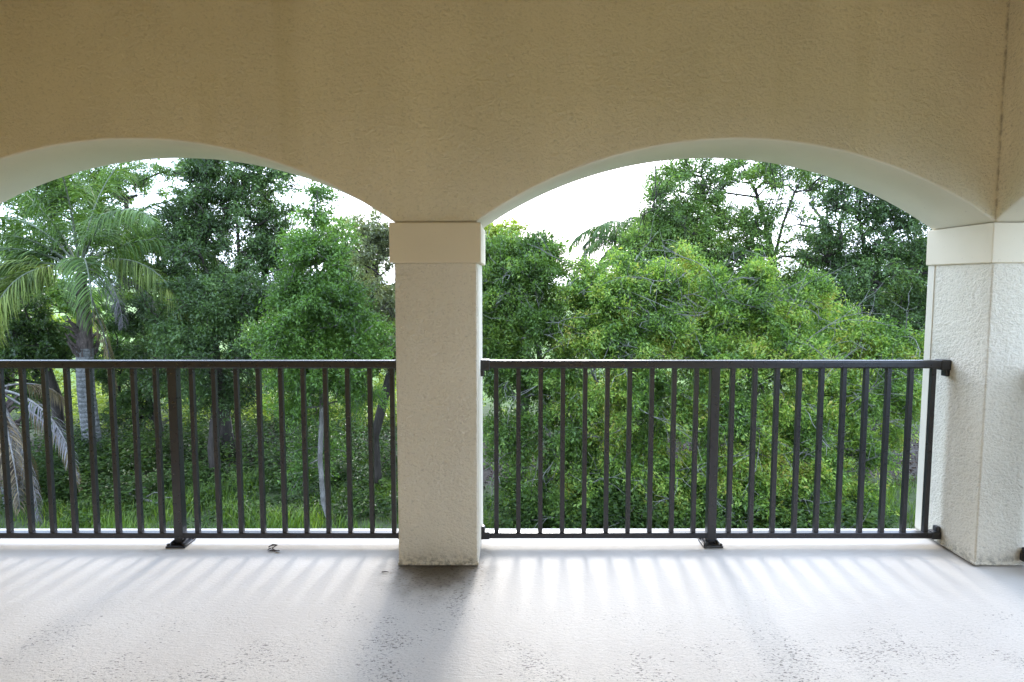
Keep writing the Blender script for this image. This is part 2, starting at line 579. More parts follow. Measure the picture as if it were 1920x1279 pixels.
def railing(label, xa, xb, post_x, n_left, n_right, plate_m, origin=(0, 0, 0), rot=0.0):
    """built along local x at local y = 0"""
    root = empty("balcony_railing", (origin[0], origin[1], origin[2]), label, "railing", "dark metal balcony railings")
    root.rotation_euler = (0, 0, rot)

    def part(name, bm, m, sm=False):
        o = obj(name, bm_mesh(name, bm, sm), m)
        o.parent = root
        return o
    bm = bmesh.new()
    tube_profile(bm, rounded(0, ZR_T - 0.046, ZR_T, 0.052, 0.010), xa, xb)
    part("top_rail", bm, M_RAIL)
    bm = bmesh.new()
    tube_profile(bm, rounded(0, ZR_B, ZR_B + 0.033, 0.040, 0.003, 2), xa, xb)
    part("bottom_rail", bm, M_RAIL)
    xs = [post_x - GAP - STEP * i for i in range(n_left)] + [post_x + GAP + STEP * i for i in range(n_right)]
    me = baluster_mesh()
    for x in sorted(xs):
        if xa + 0.01 < x < xb - 0.01:
            o = bpy.data.objects.new("baluster", me)
            COL.objects.link(o)
            o.parent = root
            o.location = (x, 0, 0)
    bm = bmesh.new()
    add_box(bm, (post_x - POST / 2, -POST / 2, 0.012), (post_x + POST / 2, POST / 2, ZR_T - 0.040), 0.003, 2)
    part("post", bm, M_RAIL)
    bm = bmesh.new()
    add_box(bm, (post_x - 0.056, -0.062, 0.0005), (post_x + 0.056, 0.060, 0.0115), 0.003, 2)
    for sx in (-1, 1):                       # welded gussets and bolt heads
        add_box(bm, (post_x + sx * 0.032 - 0.005, -0.045, 0.010), (post_x + sx * 0.032 + 0.005, 0.045, 0.030), 0.002, 1)
        for sy in (-1, 1):
            r = bmesh.ops.create_cone(bm, cap_ends=True, segments=6, radius1=0.009, radius2=0.008, depth=0.012)
            for v in r["verts"]:
                v.co += Vector((post_x + sx * 0.046, sy * 0.048, 0.016))
    part("base_plate", bm, plate_m)
    for x, s in ((xa, 1), (xb, -1)):         # end brackets on the columns
        bm = bmesh.new()
        a, b = sorted((x - 0.012 * s, x + 0.045 * s))
        add_box(bm, (a, -0.031, ZR_T - 0.056), (b, 0.031, ZR_T + 0.004), 0.006, 2)
        a, b = sorted((x - 0.012 * s, x + 0.012 * s))
        add_box(bm, (a, -0.022, ZR_T - 0.092), (b, 0.022, ZR_T - 0.05), 0.006, 2)
        part("bracket", bm, M_RAIL)
        bm = bmesh.new()
        a, b = sorted((x - 0.012 * s, x + 0.040 * s))
        add_box(bm, (a, -0.026, ZR_B - 0.004), (b, 0.026, ZR_B + 0.040), 0.005, 2)
        a, b = sorted((x - 0.012 * s, x + 0.014 * s))
        add_box(bm, (a, -0.020, ZR_B + 0.03), (b, 0.020, ZR_B + 0.070), 0.008, 2)
        part("bracket", bm, M_RAIL)
    return root


railing("dark bronze railing under the arch in front of the feathery palm", XL + 0.012, CL - 0.012, -1.931, 11, 10, M_RAIL, (0, YR, 0))
railing("dark bronze railing under the arch in front of the dense bushes", CR + 0.012, X0 - 0.012, 1.156, 11, 10, M_PLATE, (0, YR, 0))
railing("dark bronze side railing, only its end brackets showing on the corner column", -2.65 + 0.012, -0.012, -1.32, 11, 10, M_PLATE, (X0 + 0.262, 0, 0), PI / 2)

# ------------------------------------------------------------------ litter on the floor
rng = rs(5)


def tube_mesh(paths, sides=5):
    """paths: list of (points (k,3), radii (k,)) -> verts, faces of open tubes"""
    V, Fc, base = [], [], 0
    for P, R in paths:
        P = np.asarray(P, float)
        R = np.asarray(R, float)
        k = len(P)
        t = np.gradient(P, axis=0)
        t /= np.linalg.norm(t, axis=1)[:, None] + 1e-9
        ref = np.array([0.31, 0.17, 0.93]) if abs(t[0][2]) < 0.9 else np.array([0.93, 0.31, 0.1])
        u = np.cross(t, ref)
        u /= np.linalg.norm(u, axis=1)[:, None] + 1e-9
        v = np.cross(t, u)
        a = np.arange(sides) * 2 * PI / sides
        ring = P[:, None, :] + R[:, None, None] * (u[:, None, :] * np.cos(a)[None, :, None] + v[:, None, :] * np.sin(a)[None, :, None])
        V.append(ring.reshape(-1, 3))
        i = np.arange(k - 1)[:, None] * sides
        j = np.arange(sides)[None, :]
        j2 = (j + 1) % sides
        f = np.stack([i + j, i + j2, i + sides + j2, i + sides + j], axis=-1).reshape(-1, 4) + base
        Fc.append(f)
        base += k * sides
    return np.concatenate(V), np.concatenate(Fc)


def leaf_verts(P, dr, nm, L, W, droop=0.12):
    dr = dr / (np.linalg.norm(dr, axis=1)[:, None] + 1e-9)
    s = np.cross(dr, nm)
    s /= np.linalg.norm(s, axis=1)[:, None] + 1e-9
    n = np.cross(s, dr)
    L, W = L[:, None], W[:, None]
    a = P
    b = P + dr * L * 0.45 + s * W * 0.5 + n * W * 0.16
    c = P + dr * L - n * L * droop
    d = P + dr * L * 0.45 - s * W * 0.5 + n * W * 0.16
    V = np.stack([a, b, c, d], axis=1).reshape(-1, 3)
    i = np.arange(len(P))[:, None] * 4
    Fc = np.stack([np.concatenate([i, i + 1, i + 2], 1), np.concatenate([i, i + 2, i + 3], 1)], axis=1).reshape(-1, 3)
    return V, Fc


p = at(507, 1026, 0.2)
bm_paths = [([(0, 0, 0.004), (0.02, 0.012, 0.014), (0.045, 0.01, 0.012), (0.03, -0.02, 0.008), (0.055, -0.045, 0.004), (0.085, -0.05, 0.006)], [0.003, 0.004, 0.004, 0.003, 0.005, 0.002]),
            ([(0.05, -0.04, 0.004), (0.03, -0.052, 0.008)], [0.004, 0.002])]
V, Fc = tube_mesh(bm_paths, 6)
P2 = np.array([[0.0, 0.0, 0.006], [0.03, -0.02, 0.008], [0.06, -0.05, 0.006], [0.05, -0.04, 0.006]])
lv, lf = leaf_verts(P2, np.array([[1, .4, .2], [-.5, -.9, .1], [1, -.3, .2], [-1, -.3, .1]]), np.tile([0.2, 0.1, 1.0], (4, 1)), np.full(4, 0.035), np.full(4, 0.014))
tri = np.concatenate([np.concatenate([Fc[:, [0, 1, 2]], Fc[:, [0, 2, 3]]]), lf + len(V)])
V = np.concatenate([V, lv]) + np.array([p[0] - 0.02, p[1] + 0.02, 0.002])
o = obj("dry_twig", mesh_np("dry_twig", V, tri), M_BOOT)
tag(o, "small curled brown twig lying on the floor below the palm-side railing", "twig")
p = at(722, 1074, -0.05)
pf = np.array([p[0], p[1], 0.0])
t_ = (H - 0) / (H - p[2]) if abs(H - p[2]) > 1e-6 else 1
pf = CAM + (p - CAM) * t_
V, Fc = tube_mesh([([pf + (-0.018, 0, 0.004), pf + (0, 0.003, 0.006), pf + (0.018, 0.001, 0.004)], [0.0022, 0.0028, 0.0015])], 6)
o = obj("pale_stem", mesh_np("pale_stem", V, Fc, True), M_BARKG)
tag(o, "short pale bit of stem on the floor beside the central column's foot", "stem")

# ------------------------------------------------------------------ trees
SUNZ = np.array([0, 0, 1.0])


def unit(v):
    return v / (np.linalg.norm(v, axis=-1, keepdims=True) + 1e-9)


class Skeleton:
    """limbs grown from a trunk to the leaf clumps; radii add up towards the root"""

    def __init__(self, trunk):
        self.P, self.par = [], []
        for poly in trunk:
            start = None
            for i, q in enumerate(poly):
                q = np.asarray(q, float)
                if i == 0 and self.P:
                    d = np.linalg.norm(np.array(self.P) - q, axis=1)
                    start = int(np.argmin(d))
                    if d[start] < 0.05:
                        continue
                if start is None and not self.P:
                    self.P.append(q)
                    self.par.append(-1)
                    start = 0
                    continue
                # subdivide long steps
                a = self.P[start]
                n = max(1, int(np.linalg.norm(q - a) / 0.45))
                for k in range(1, n + 1):
                    self.P.append(a + (q - a) * k / n)
                    self.par.append(start)
                    start = len(self.P) - 1
        self.n0 = len(self.P)
        self.tips = []

    def grow(self, targets, rng, minz=None):
        base = self.P[0]
        order = np.argsort(np.linalg.norm(targets - np.array(self.P[self.n0 // 2]), axis=1))
        ends = []
        for i in order:
            t = targets[i]
            A = np.array(self.P)
            cost = np.linalg.norm(A - t, axis=1) + 0.7 * np.maximum(0, A[:, 2] - t[2] + 0.1)
            if minz is not None:
                cost = cost + 5.0 * (A[:, 2] < minz)
            j = int(np.argmin(cost))
            a = self.P[j]
            L = np.linalg.norm(t - a)
            n = max(2, int(L / 0.30))
            bend = rng.normal(0, 0.10 * L, 3)
            bend[2] += 0.08 * L
            prev = j
            for k in range(1, n + 1):
                s = k / n
                q = a + (t - a) * s + bend * 4 * s * (1 - s) * 0.5 + (rng.normal(0, 0.022, 3) if k < n else 0)
                self.P.append(q)
                self.par.append(prev)
                prev = len(self.P) - 1
            ends.append((i, prev, unit(t - self.P[self.par[prev]])))
        return ends

    def add_twig(self, j, pts):
        for q in pts:
            self.P.append(np.asarray(q))
            self.par.append(j)
            j = len(self.P) - 1

    def tubes(self, r_tip, r_base, sides=6):
        n = len(self.P)
        w = np.zeros(n)
        kids = [[] for _ in range(n)]
        for i in range(n):
            if self.par[i] >= 0:
                kids[self.par[i]].append(i)
        for i in range(n - 1, -1, -1):
            if not kids[i]:
                w[i] = 1.0
            if self.par[i] >= 0:
                w[self.par[i]] += w[i]
        R = r_tip * np.power(w, 0.42)
        R *= 1 + (r_base / R[0] - 1) * np.clip((w / w[0]), 0, 1) ** 0.5
        paths = []
        for i in range(n):                      # chains: follow the heaviest child
            p_ = self.par[i]
            if p_ >= 0 and kids[p_] and max(kids[p_], key=lambda c: w[c]) == i:
                continue
            ch = [p_] if p_ >= 0 else []
            c = i
            while True:
                ch.append(c)
                if not kids[c]:
                    break
                c = max(kids[c], key=lambda k_: w[k_])
            pts = np.array([self.P[c] for c in ch])
            rad = np.array([R[c] for c in ch])
            if p_ >= 0:
                rad[0] = min(rad[0], rad[1] * 1.15)
            if len(pts) > 1:
                paths.append((pts, rad))
        return tube_mesh(paths, sides)


def clump_points(lobes, rng):
    """lobes: (centre, radii, n): points spread through the shell-heavy volume of lumpy ellipsoids"""
    out = []
    for c, r, n in lobes:
        d = unit(rng.normal(0, 1, (n, 3)))
        rad = rng.uniform(0.12, 1.0, n) ** 0.5 * rng.uniform(0.82, 1.08, n)
        out.append(np.asarray(c) + d * rad[:, None] * np.asarray(r))
    return np.concatenate(out)


def sprays(centres, dirs, rng, per, twigs, tl, size, up=0.25, flat=0.75, droop=0.15, aspect=0.42):
    """leaves strung along a few twigs at each clump; returns leaf mesh arrays and the twigs"""
    n = len(centres)
    tw = unit(unit(rng.normal(0, 1, (n, twigs, 3))) + 0.75 * dirs[:, None, :] + np.array([0, 0, up]))
    tw[:, :, 2] *= flat
    ln = tl * rng.uniform(0.55, 1.25, (n, twigs))
    m = per // twigs
    s = rng.uniform(0.05, 1.05, (n, twigs, m))
    P = centres[:, None, None, :] + tw[:, :, None, :] * (ln[:, :, None] * s)[..., None]
    P[..., 2] -= (droop * ln[:, :, None] * s * s)
    P = P + rng.normal(0, 0.035 + 0.06 * tl, P.shape)
    d = unit(tw[:, :, None, :] * 0.7 + unit(rng.normal(0, 1, P.shape)) * 0.9 + np.array([0, 0, -0.25]))
    nm = unit(np.array([0, 0, 0.9]) + unit(rng.normal(0, 1, P.shape)) * 0.8)
    P, d, nm = P.reshape(-1, 3), d.reshape(-1, 3), nm.reshape(-1, 3)
    L = size * np.clip(np.exp(rng.normal(-0.05, 0.38, len(P))), 0.35, 2.0)
    return P, d, nm, L, L * aspect * rng.uniform(0.8, 1.2, len(P)), (tw, ln)


def tree(name, label, cat, group, seed, trunk, lobes, leafm, barkm, r_base, per=220, twigs=5, tl=0.42, size=0.085,
         up=0.25, flat=0.8, bare=0, r_tip=0.008, aspect=0.42, twig_geo=0.5, minz=None, bare_len=0.9, density=1.0):
    rng = rs(seed)
    base = np.asarray(trunk[0][0], float)
    root = empty(name, base, label, cat, group)
    sk = Skeleton(trunk)
    C = clump_points([(c, r, max(3, int(n * density))) for c, r, n in lobes], rng)
    C = C[C[:, 2] > GZ + 0.15]
    ends = sk.grow(C, rng, minz)
    idx = np.array([e[0] for e in ends])
    dirs = np.zeros((len(C), 3))
    for i, j, d in ends:
        dirs[i] = d
    P, d, nm, L, W, (tw, ln) = sprays(C, dirs, rng, per, twigs, tl, size, up, flat, aspect=aspect)
    for i, j, dd in ends:
        for k in range(tw.shape[1]):
            if rng.rand() < twig_geo:
                a = C[i]
                e = tw[i, k] * ln[i, k]
                sk.add_twig(j, [a + e * 0.5, a + e - np.array([0, 0, 0.12 * ln[i, k]])])
    live = len(sk.P)
    for _ in range(bare):                       # dead bare forks showing through the leaves
        j = rng.randint(sk.n0 // 2, live)
        a = sk.P[j]
        dd = unit(rng.normal(0, 1, 3) + np.array([0, -0.9, 0.35]))
        q, l_ = a, bare_len * rng.uniform(0.6, 1.4)
        prev = j
        for k in range(5):
            q = q + dd * l_ / 5
            dd = unit(dd + rng.normal(0, 0.17, 3))
            sk.P.append(q)
            sk.par.append(prev)
            prev = len(sk.P) - 1
            if k in (1, 2, 3):
                e = unit(dd + rng.normal(0, 0.5, 3))
                f = unit(e + rng.normal(0, 0.5, 3))
                sk.add_twig(prev, [q + e * l_ * 0.22, q + e * l_ * 0.22 + f * l_ * 0.22])
    V, Fc = sk.tubes(r_tip, r_base)
    obj("trunk", mesh_np("trunk", V, Fc, True), barkm, root)
    V, Fc = leaf_verts(P, d, nm, L, W)
    obj("crown", mesh_np("crown", V, Fc), leafm, root)
    return root


def lobe(px, py, Y, rx, ry, n, ry_depth=None):
    """an ellipsoid seen at a photo pixel: rx, ry in photo pixels"""
    c = at(px, py, Y)
    k = (Y + D) / F
    return (c, (rx * k, (ry_depth or 0.5 * (rx + ry)) * k, ry * k), n)


def gp(px, Y, z=GZ):
    q = at(px, 600, Y)
    return np.array([q[0], Y, z - 0.15])


TREES = "wild trees along the back of the lot"
BUSH = "overgrown bushes beyond the railing"
FAR = "trees standing farther off behind the front row"

# --- left-hand side
tree("oak_tree", "tall dark oak whose upright trunk shows near the left arch's crown", "tree", TREES, 11,
     [[gp(425, 11.5), at(420, 780, 11.5), at(452, 560, 11.6), at(445, 420, 11.7), at(432, 310, 11.8), at(425, 240, 11.8)]],
     [lobe(430, 300, 11.8, 70, 60, 26), lobe(400, 400, 11.7, 70, 75, 30), lobe(480, 380, 11.9, 75, 70, 30), lobe(380, 500, 11.3, 80, 70, 34),
      lobe(470, 500, 11.9, 75, 80, 34), lobe(530, 470, 12.5, 60, 75, 26), lobe(350, 430, 11.9, 60, 70, 26), lobe(500, 320, 12, 50, 40, 14), lobe(370, 320, 11.9, 40, 35, 10)],
     M_OAK, M_BARK, 0.16, per=360, tl=0.52, size=0.066, density=1.1)
tree("oak_tree", "low spreading blue-green oak in front of the tall dark oak", "tree", TREES, 12,
     [[gp(395, 9.9), at(400, 840, 9.9), at(412, 720, 10.0), at(400, 600, 10.1)],
      [at(408, 740, 9.95), at(455, 690, 10.2), at(480, 620, 10.4)]],
     [lobe(440, 560, 10.2, 90, 60, 44), lobe(345, 590, 10.4, 70, 70, 34), lobe(420, 660, 10.0, 100, 60, 46), lobe(330, 680, 10.5, 70, 60, 26), lobe(410, 745, 10.0, 75, 45, 22)],
     M_OAK, M_BARK, 0.13, per=380, tl=0.46, size=0.062)
tree("sapling", "bright green pointed sapling with a thin pale stem rising from the grass", "tree", TREES, 13,
     [[gp(618, 7.3), at(606, 940, 7.3), at(600, 860, 7.3), at(604, 760, 7.4), at(598, 600, 7.5), at(592, 470, 7.5), at(590, 380, 7.5)]],
     [lobe(588, 395, 7.5, 24, 42, 9), lobe(594, 470, 7.5, 62, 50, 26), lobe(600, 560, 7.5, 90, 60, 56), lobe(560, 630, 7.4, 75, 50, 44),
      lobe(655, 630, 7.6, 70, 60, 40), lobe(610, 690, 7.4, 105, 55, 60), lobe(560, 745, 7.6, 60, 50, 22), lobe(660, 735, 7.6, 55, 40, 16), lobe(585, 850, 7.6, 50, 45, 10)],
     M_BRIGHT, M_BARKG, 0.05, per=380, tl=0.36, size=0.052, up=0.4, r_tip=0.005)
tree("thin_tree", "slim grey-leaved tree close beside the central column, pale bare twigs", "tree", TREES, 14,
     [[gp(705, 9.2), at(702, 820, 9.2), at(722, 740, 9.2), at(735, 690, 9.3), at(712, 600, 9.4), at(705, 500, 9.5)]],
     [lobe(700, 480, 9.5, 38, 45, 16), lobe(715, 560, 9.4, 50, 60, 36), lobe(735, 640, 9.4, 50, 50, 26), lobe(690, 620, 9.5, 40, 50, 16), lobe(735, 450, 9.6, 34, 34, 12), lobe(690, 430, 9.8, 40, 35, 9), lobe(670, 530, 9.8, 45, 50, 20)],
     M_GREY, M_BARK, 0.10, per=260, tl=0.30, size=0.06, bare=16, r_tip=0.006)
tree("oak_tree", "pale feathery oak rising behind the palm crown", "tree", TREES, 15,
     [[gp(285, 14.5), at(288, 760, 14.5), at(270, 560, 14.6), at(240, 440, 14.7), at(235, 340, 14.8)]],
     [lobe(235, 335, 14.8, 60, 40, 24), lobe(150, 340, 15, 70, 40, 24), lobe(160, 400, 15, 90, 70, 50), lobe(250, 450, 14.6, 100, 45, 56), lobe(60, 360, 15, 80, 70, 30), lobe(340, 445, 14.5, 60, 40, 22),
      lobe(290, 540, 14.4, 80, 60, 34), lobe(330, 320, 14.8, 40, 25, 8), lobe(60, 430, 15, 70, 70, 24)],
     M_OAKL, M_BARK, 0.17, per=280, tl=0.55, size=0.075)
tree("bay_tree", "dark leafy tree half hidden at the far left behind the palm fronds", "tree", TREES, 16,
     [[gp(105, 12), at(104, 740, 12), at(60, 620, 12.1), at(20, 500, 12.2)]],
     [lobe(10, 590, 12.2, 70, 60, 30), lobe(60, 640, 12.3, 60, 60, 26), lobe(10, 690, 12, 60, 60, 24), lobe(120, 650, 12.6, 60, 50, 20), lobe(-60, 540, 12.2, 60, 80, 14), lobe(70, 740, 12.3, 50, 40, 14)],
     M_OAK, M_BARK, 0.13, per=260, tl=0.40, size=0.085)
tree("bay_tree", "shadowy small tree in the gap between the palm trunk and the oaks", "tree", TREES, 17,
     [[gp(298, 12.2), at(296, 790, 12.2), at(286, 690, 12.3), at(270, 640, 12.3)]],
     [lobe(260, 620, 12.4, 55, 55, 28), lobe(295, 700, 12.3, 55, 55, 30), lobe(230, 700, 12.5, 50, 45, 18), lobe(260, 760, 12.2, 55, 40, 18)],
     M_OAK, M_BARK, 0.10, per=260, tl=0.36, size=0.08)

# --- right-hand side
tree("shrub", "rounded vine-covered bush directly right of the central column", "bush", BUSH, 21,
     [[gp(985, 8.6), at(980, 820, 8.6), at(990, 680, 8.7), at(985, 560, 8.8)], [at(985, 720, 8.6), at(1040, 640, 8.5), at(1060, 600, 8.5)]],
     [lobe(1000, 520, 8.7, 62, 58, 52), lobe(930, 560, 8.8, 60, 60, 46), lobe(1010, 610, 8.5, 75, 55, 56), lobe(925, 660, 8.6, 55, 55, 36), lobe(925, 490, 9.0, 40, 50, 26), lobe(1000, 480, 8.8, 45, 35, 22)],
     M_VINE, M_BARKG, 0.09, per=360, tl=0.36, size=0.058, up=0.45, flat=0.95, bare=28, r_tip=0.0034)
tree("shrub", "wide yellow-green bush below the open sky gap, many pale bare twigs", "bush", BUSH, 22,
     [[gp(1190, 8.0), at(1180, 900, 8.0), at(1170, 780, 8.1), at(1190, 660, 8.2), at(1180, 570, 8.2)],
      [at(1175, 800, 8.1), at(1110, 700, 8.0), at(1090, 620, 8.1)], [at(1178, 760, 8.1), at(1260, 680, 8.0), at(1290, 590, 8.2)]],
     [lobe(1130, 565, 8.4, 75, 50, 44), lobe(1220, 555, 8.5, 80, 55, 48), lobe(1110, 640, 8.2, 75, 50, 44), lobe(1215, 640, 8.1, 90, 55, 56), lobe(1160, 740, 7.9, 110, 60, 70),
      lobe(1290, 515, 8.6, 22, 45, 10), lobe(1165, 505, 8.5, 18, 35, 7), lobe(1100, 510, 8.5, 22, 30, 7), lobe(1270, 770, 7.8, 75, 70, 50), lobe(1150, 850, 7.9, 90, 60, 56), lobe(1240, 900, 7.8, 90, 60, 54), lobe(1130, 940, 7.6, 80, 60, 50)],
     M_PEPPER, M_BARKG, 0.08, per=360, tl=0.36, size=0.058, up=0.45, flat=0.95, bare=85, r_tip=0.0034, bare_len=1.0)
tree("shrub", "large bush with reddish leaf tips in front of the dark forked oak", "bush", BUSH, 23,
     [[gp(1395, 7.6), at(1385, 900, 7.6), at(1400, 780, 7.7), at(1410, 650, 7.8), at(1400, 560, 7.9)],
      [at(1395, 820, 7.6), at(1340, 720, 7.6), at(1330, 620, 7.7)], [at(1398, 760, 7.7), at(1480, 680, 7.6), at(1500, 610, 7.7)]],
     [lobe(1350, 590, 8.0, 75, 50, 44), lobe(1440, 590, 8.0, 80, 55, 46), lobe(1360, 680, 7.7, 85, 55, 50), lobe(1465, 680, 7.6, 85, 55, 50), lobe(1400, 780, 7.5, 110, 65, 70),
      lobe(1420, 530, 8.1, 25, 40, 9), lobe(1345, 530, 8.1, 20, 30, 6), lobe(1520, 570, 8.1, 30, 50, 12), lobe(1500, 790, 7.6, 70, 60, 40), lobe(1380, 890, 7.4, 100, 65, 64), lobe(1490, 890, 7.5, 80, 60, 50), lobe(1330, 960, 7.2, 90, 45, 40), lobe(1480, 960, 7.3, 90, 45, 40)],
     M_PEPPER, M_BARKG, 0.08, per=360, tl=0.36, size=0.058, up=0.45, flat=0.95, bare=85, r_tip=0.0034, bare_len=1.0)
tree("shrub", "loose light green bush next to the corner column, lawn at its foot", "bush", BUSH, 24,
     [[gp(1590, 8.4), at(1588, 880, 8.4), at(1600, 760, 8.5), at(1620, 660, 8.6), at(1610, 600, 8.7)],
      [at(1598, 780, 8.5), at(1660, 740, 8.4), at(1710, 730, 8.5)]],
     [lobe(1580, 640, 8.7, 75, 55, 46), lobe(1660, 660, 8.8, 70, 55, 34), lobe(1600, 740, 8.4, 80, 55, 46), lobe(1690, 740, 8.6, 60, 45, 24), lobe(1590, 840, 8.2, 70, 60, 36), lobe(1570, 930, 8.0, 65, 50, 26), lobe(1660, 820, 8.8, 35, 40, 8)],
     M_PEPPER, M_BARKG, 0.07, per=360, tl=0.36, size=0.058, up=0.45, flat=0.95, bare=55, r_tip=0.0034, bare_len=0.9)
tree("shrub", "dark low bush at the foot of the vine-covered bush by the central column", "bush", BUSH, 25,
     [[gp(1020, 7.9), at(1020, 900, 7.9), at(1040, 800, 7.9)], [at(1030, 850, 7.9), at(960, 800, 8.1)]],
     [lobe(1040, 720, 8.1, 65, 50, 40), lobe(960, 720, 8.4, 50, 40, 20), lobe(1050, 820, 7.8, 70, 60, 44), lobe(1060, 920, 7.7, 75, 60, 50), lobe(955, 830, 8.2, 45, 55, 26), lobe(985, 940, 7.8, 50, 45, 20)],
     M_VINE, M_BARKG, 0.06, per=360, tl=0.36, size=0.058, up=0.45, flat=0.95, bare=28, r_tip=0.0034)
tree("oak_tree", "open-crowned oak with a dark forked trunk above the bushes", "tree", TREES, 26,
     [[gp(1455, 13), at(1462, 700, 13), at(1448, 500, 13), at(1440, 440, 13), at(1420, 370, 13.1), at(1395, 320, 13.2), at(1380, 260, 13.2)],
      [at(1450, 490, 13), at(1468, 420, 13), at(1490, 360, 13.1), at(1510, 320, 13.1)],
      [at(1420, 370, 13.1), at(1350, 360, 12.9), at(1290, 365, 12.8)]],
     [lobe(1390, 320, 13.2, 80, 40, 28), lobe(1290, 345, 13, 75, 45, 36), lobe(1270, 440, 12.6, 85, 60, 70), lobe(1330, 400, 12.8, 60, 50, 26), lobe(1400, 440, 12.8, 55, 55, 30), lobe(1470, 320, 13.2, 50, 30, 16), lobe(1440, 390, 12.7, 40, 60, 12), lobe(1530, 340, 13.3, 45, 35, 14), lobe(1240, 400, 12.6, 45, 50, 24), lobe(1210, 480, 12.3, 60, 40, 24), lobe(1420, 500, 12.5, 60, 40, 22),
      lobe(1350, 500, 12.7, 70, 45, 24), lobe(1240, 470, 12.4, 60, 50, 26), lobe(1520, 480, 13, 60, 40, 22), lobe(1480, 540, 12.8, 80, 45, 30)],
     M_OAKL, M_BARK, 0.105, per=250, tl=0.46, size=0.066, density=1.1, bare=60, r_tip=0.006, bare_len=1.3, minz=0.0)
tree("oak_tree", "dense dark oak against the corner column with a slanting mossy trunk", "tree", TREES, 27,
     [[gp(1660, 11.5), at(1650, 680, 11.5), at(1630, 560, 11.5), at(1618, 440, 11.6), at(1605, 360, 11.6), at(1600, 300, 11.7)]],
     [lobe(1590, 370, 11.7, 50, 45, 24), lobe(1550, 460, 11.6, 45, 55, 20), lobe(1670, 410, 11.6, 75, 45, 34), lobe(1620, 500, 11.5, 70, 60, 40), lobe(1710, 500, 11.6, 60, 55, 34), lobe(1560, 560, 11.3, 75, 50, 36),
      lobe(1710, 590, 11.8, 55, 60, 36), lobe(1640, 620, 11.4, 70, 45, 30), lobe(1760, 450, 12, 50, 80, 20), lobe(1730, 660, 12, 50, 50, 22)],
     M_OAK, M_BARK, 0.15, per=270, tl=0.48, size=0.066, density=1.05)
tree("bare_tree", "nearly leafless grey tree with crooked limbs against the white sky", "tree", TREES, 28,
     [[gp(1570, 15), at(1568, 640, 15), at(1558, 460, 15), at(1540, 410, 15), at(1518, 380, 15.1), at(1505, 350, 15.1)],
      [at(1548, 425, 15), at(1552, 395, 15), at(1556, 350, 15)]],
     [lobe(1530, 360, 15, 40, 25, 6), lobe(1560, 520, 15, 50, 40, 12), lobe(1500, 420, 15, 30, 40, 5)],
     M_OAKL, M_BARKG, 0.10, per=130, tl=0.4, size=0.08, bare=14, bare_len=1.0)

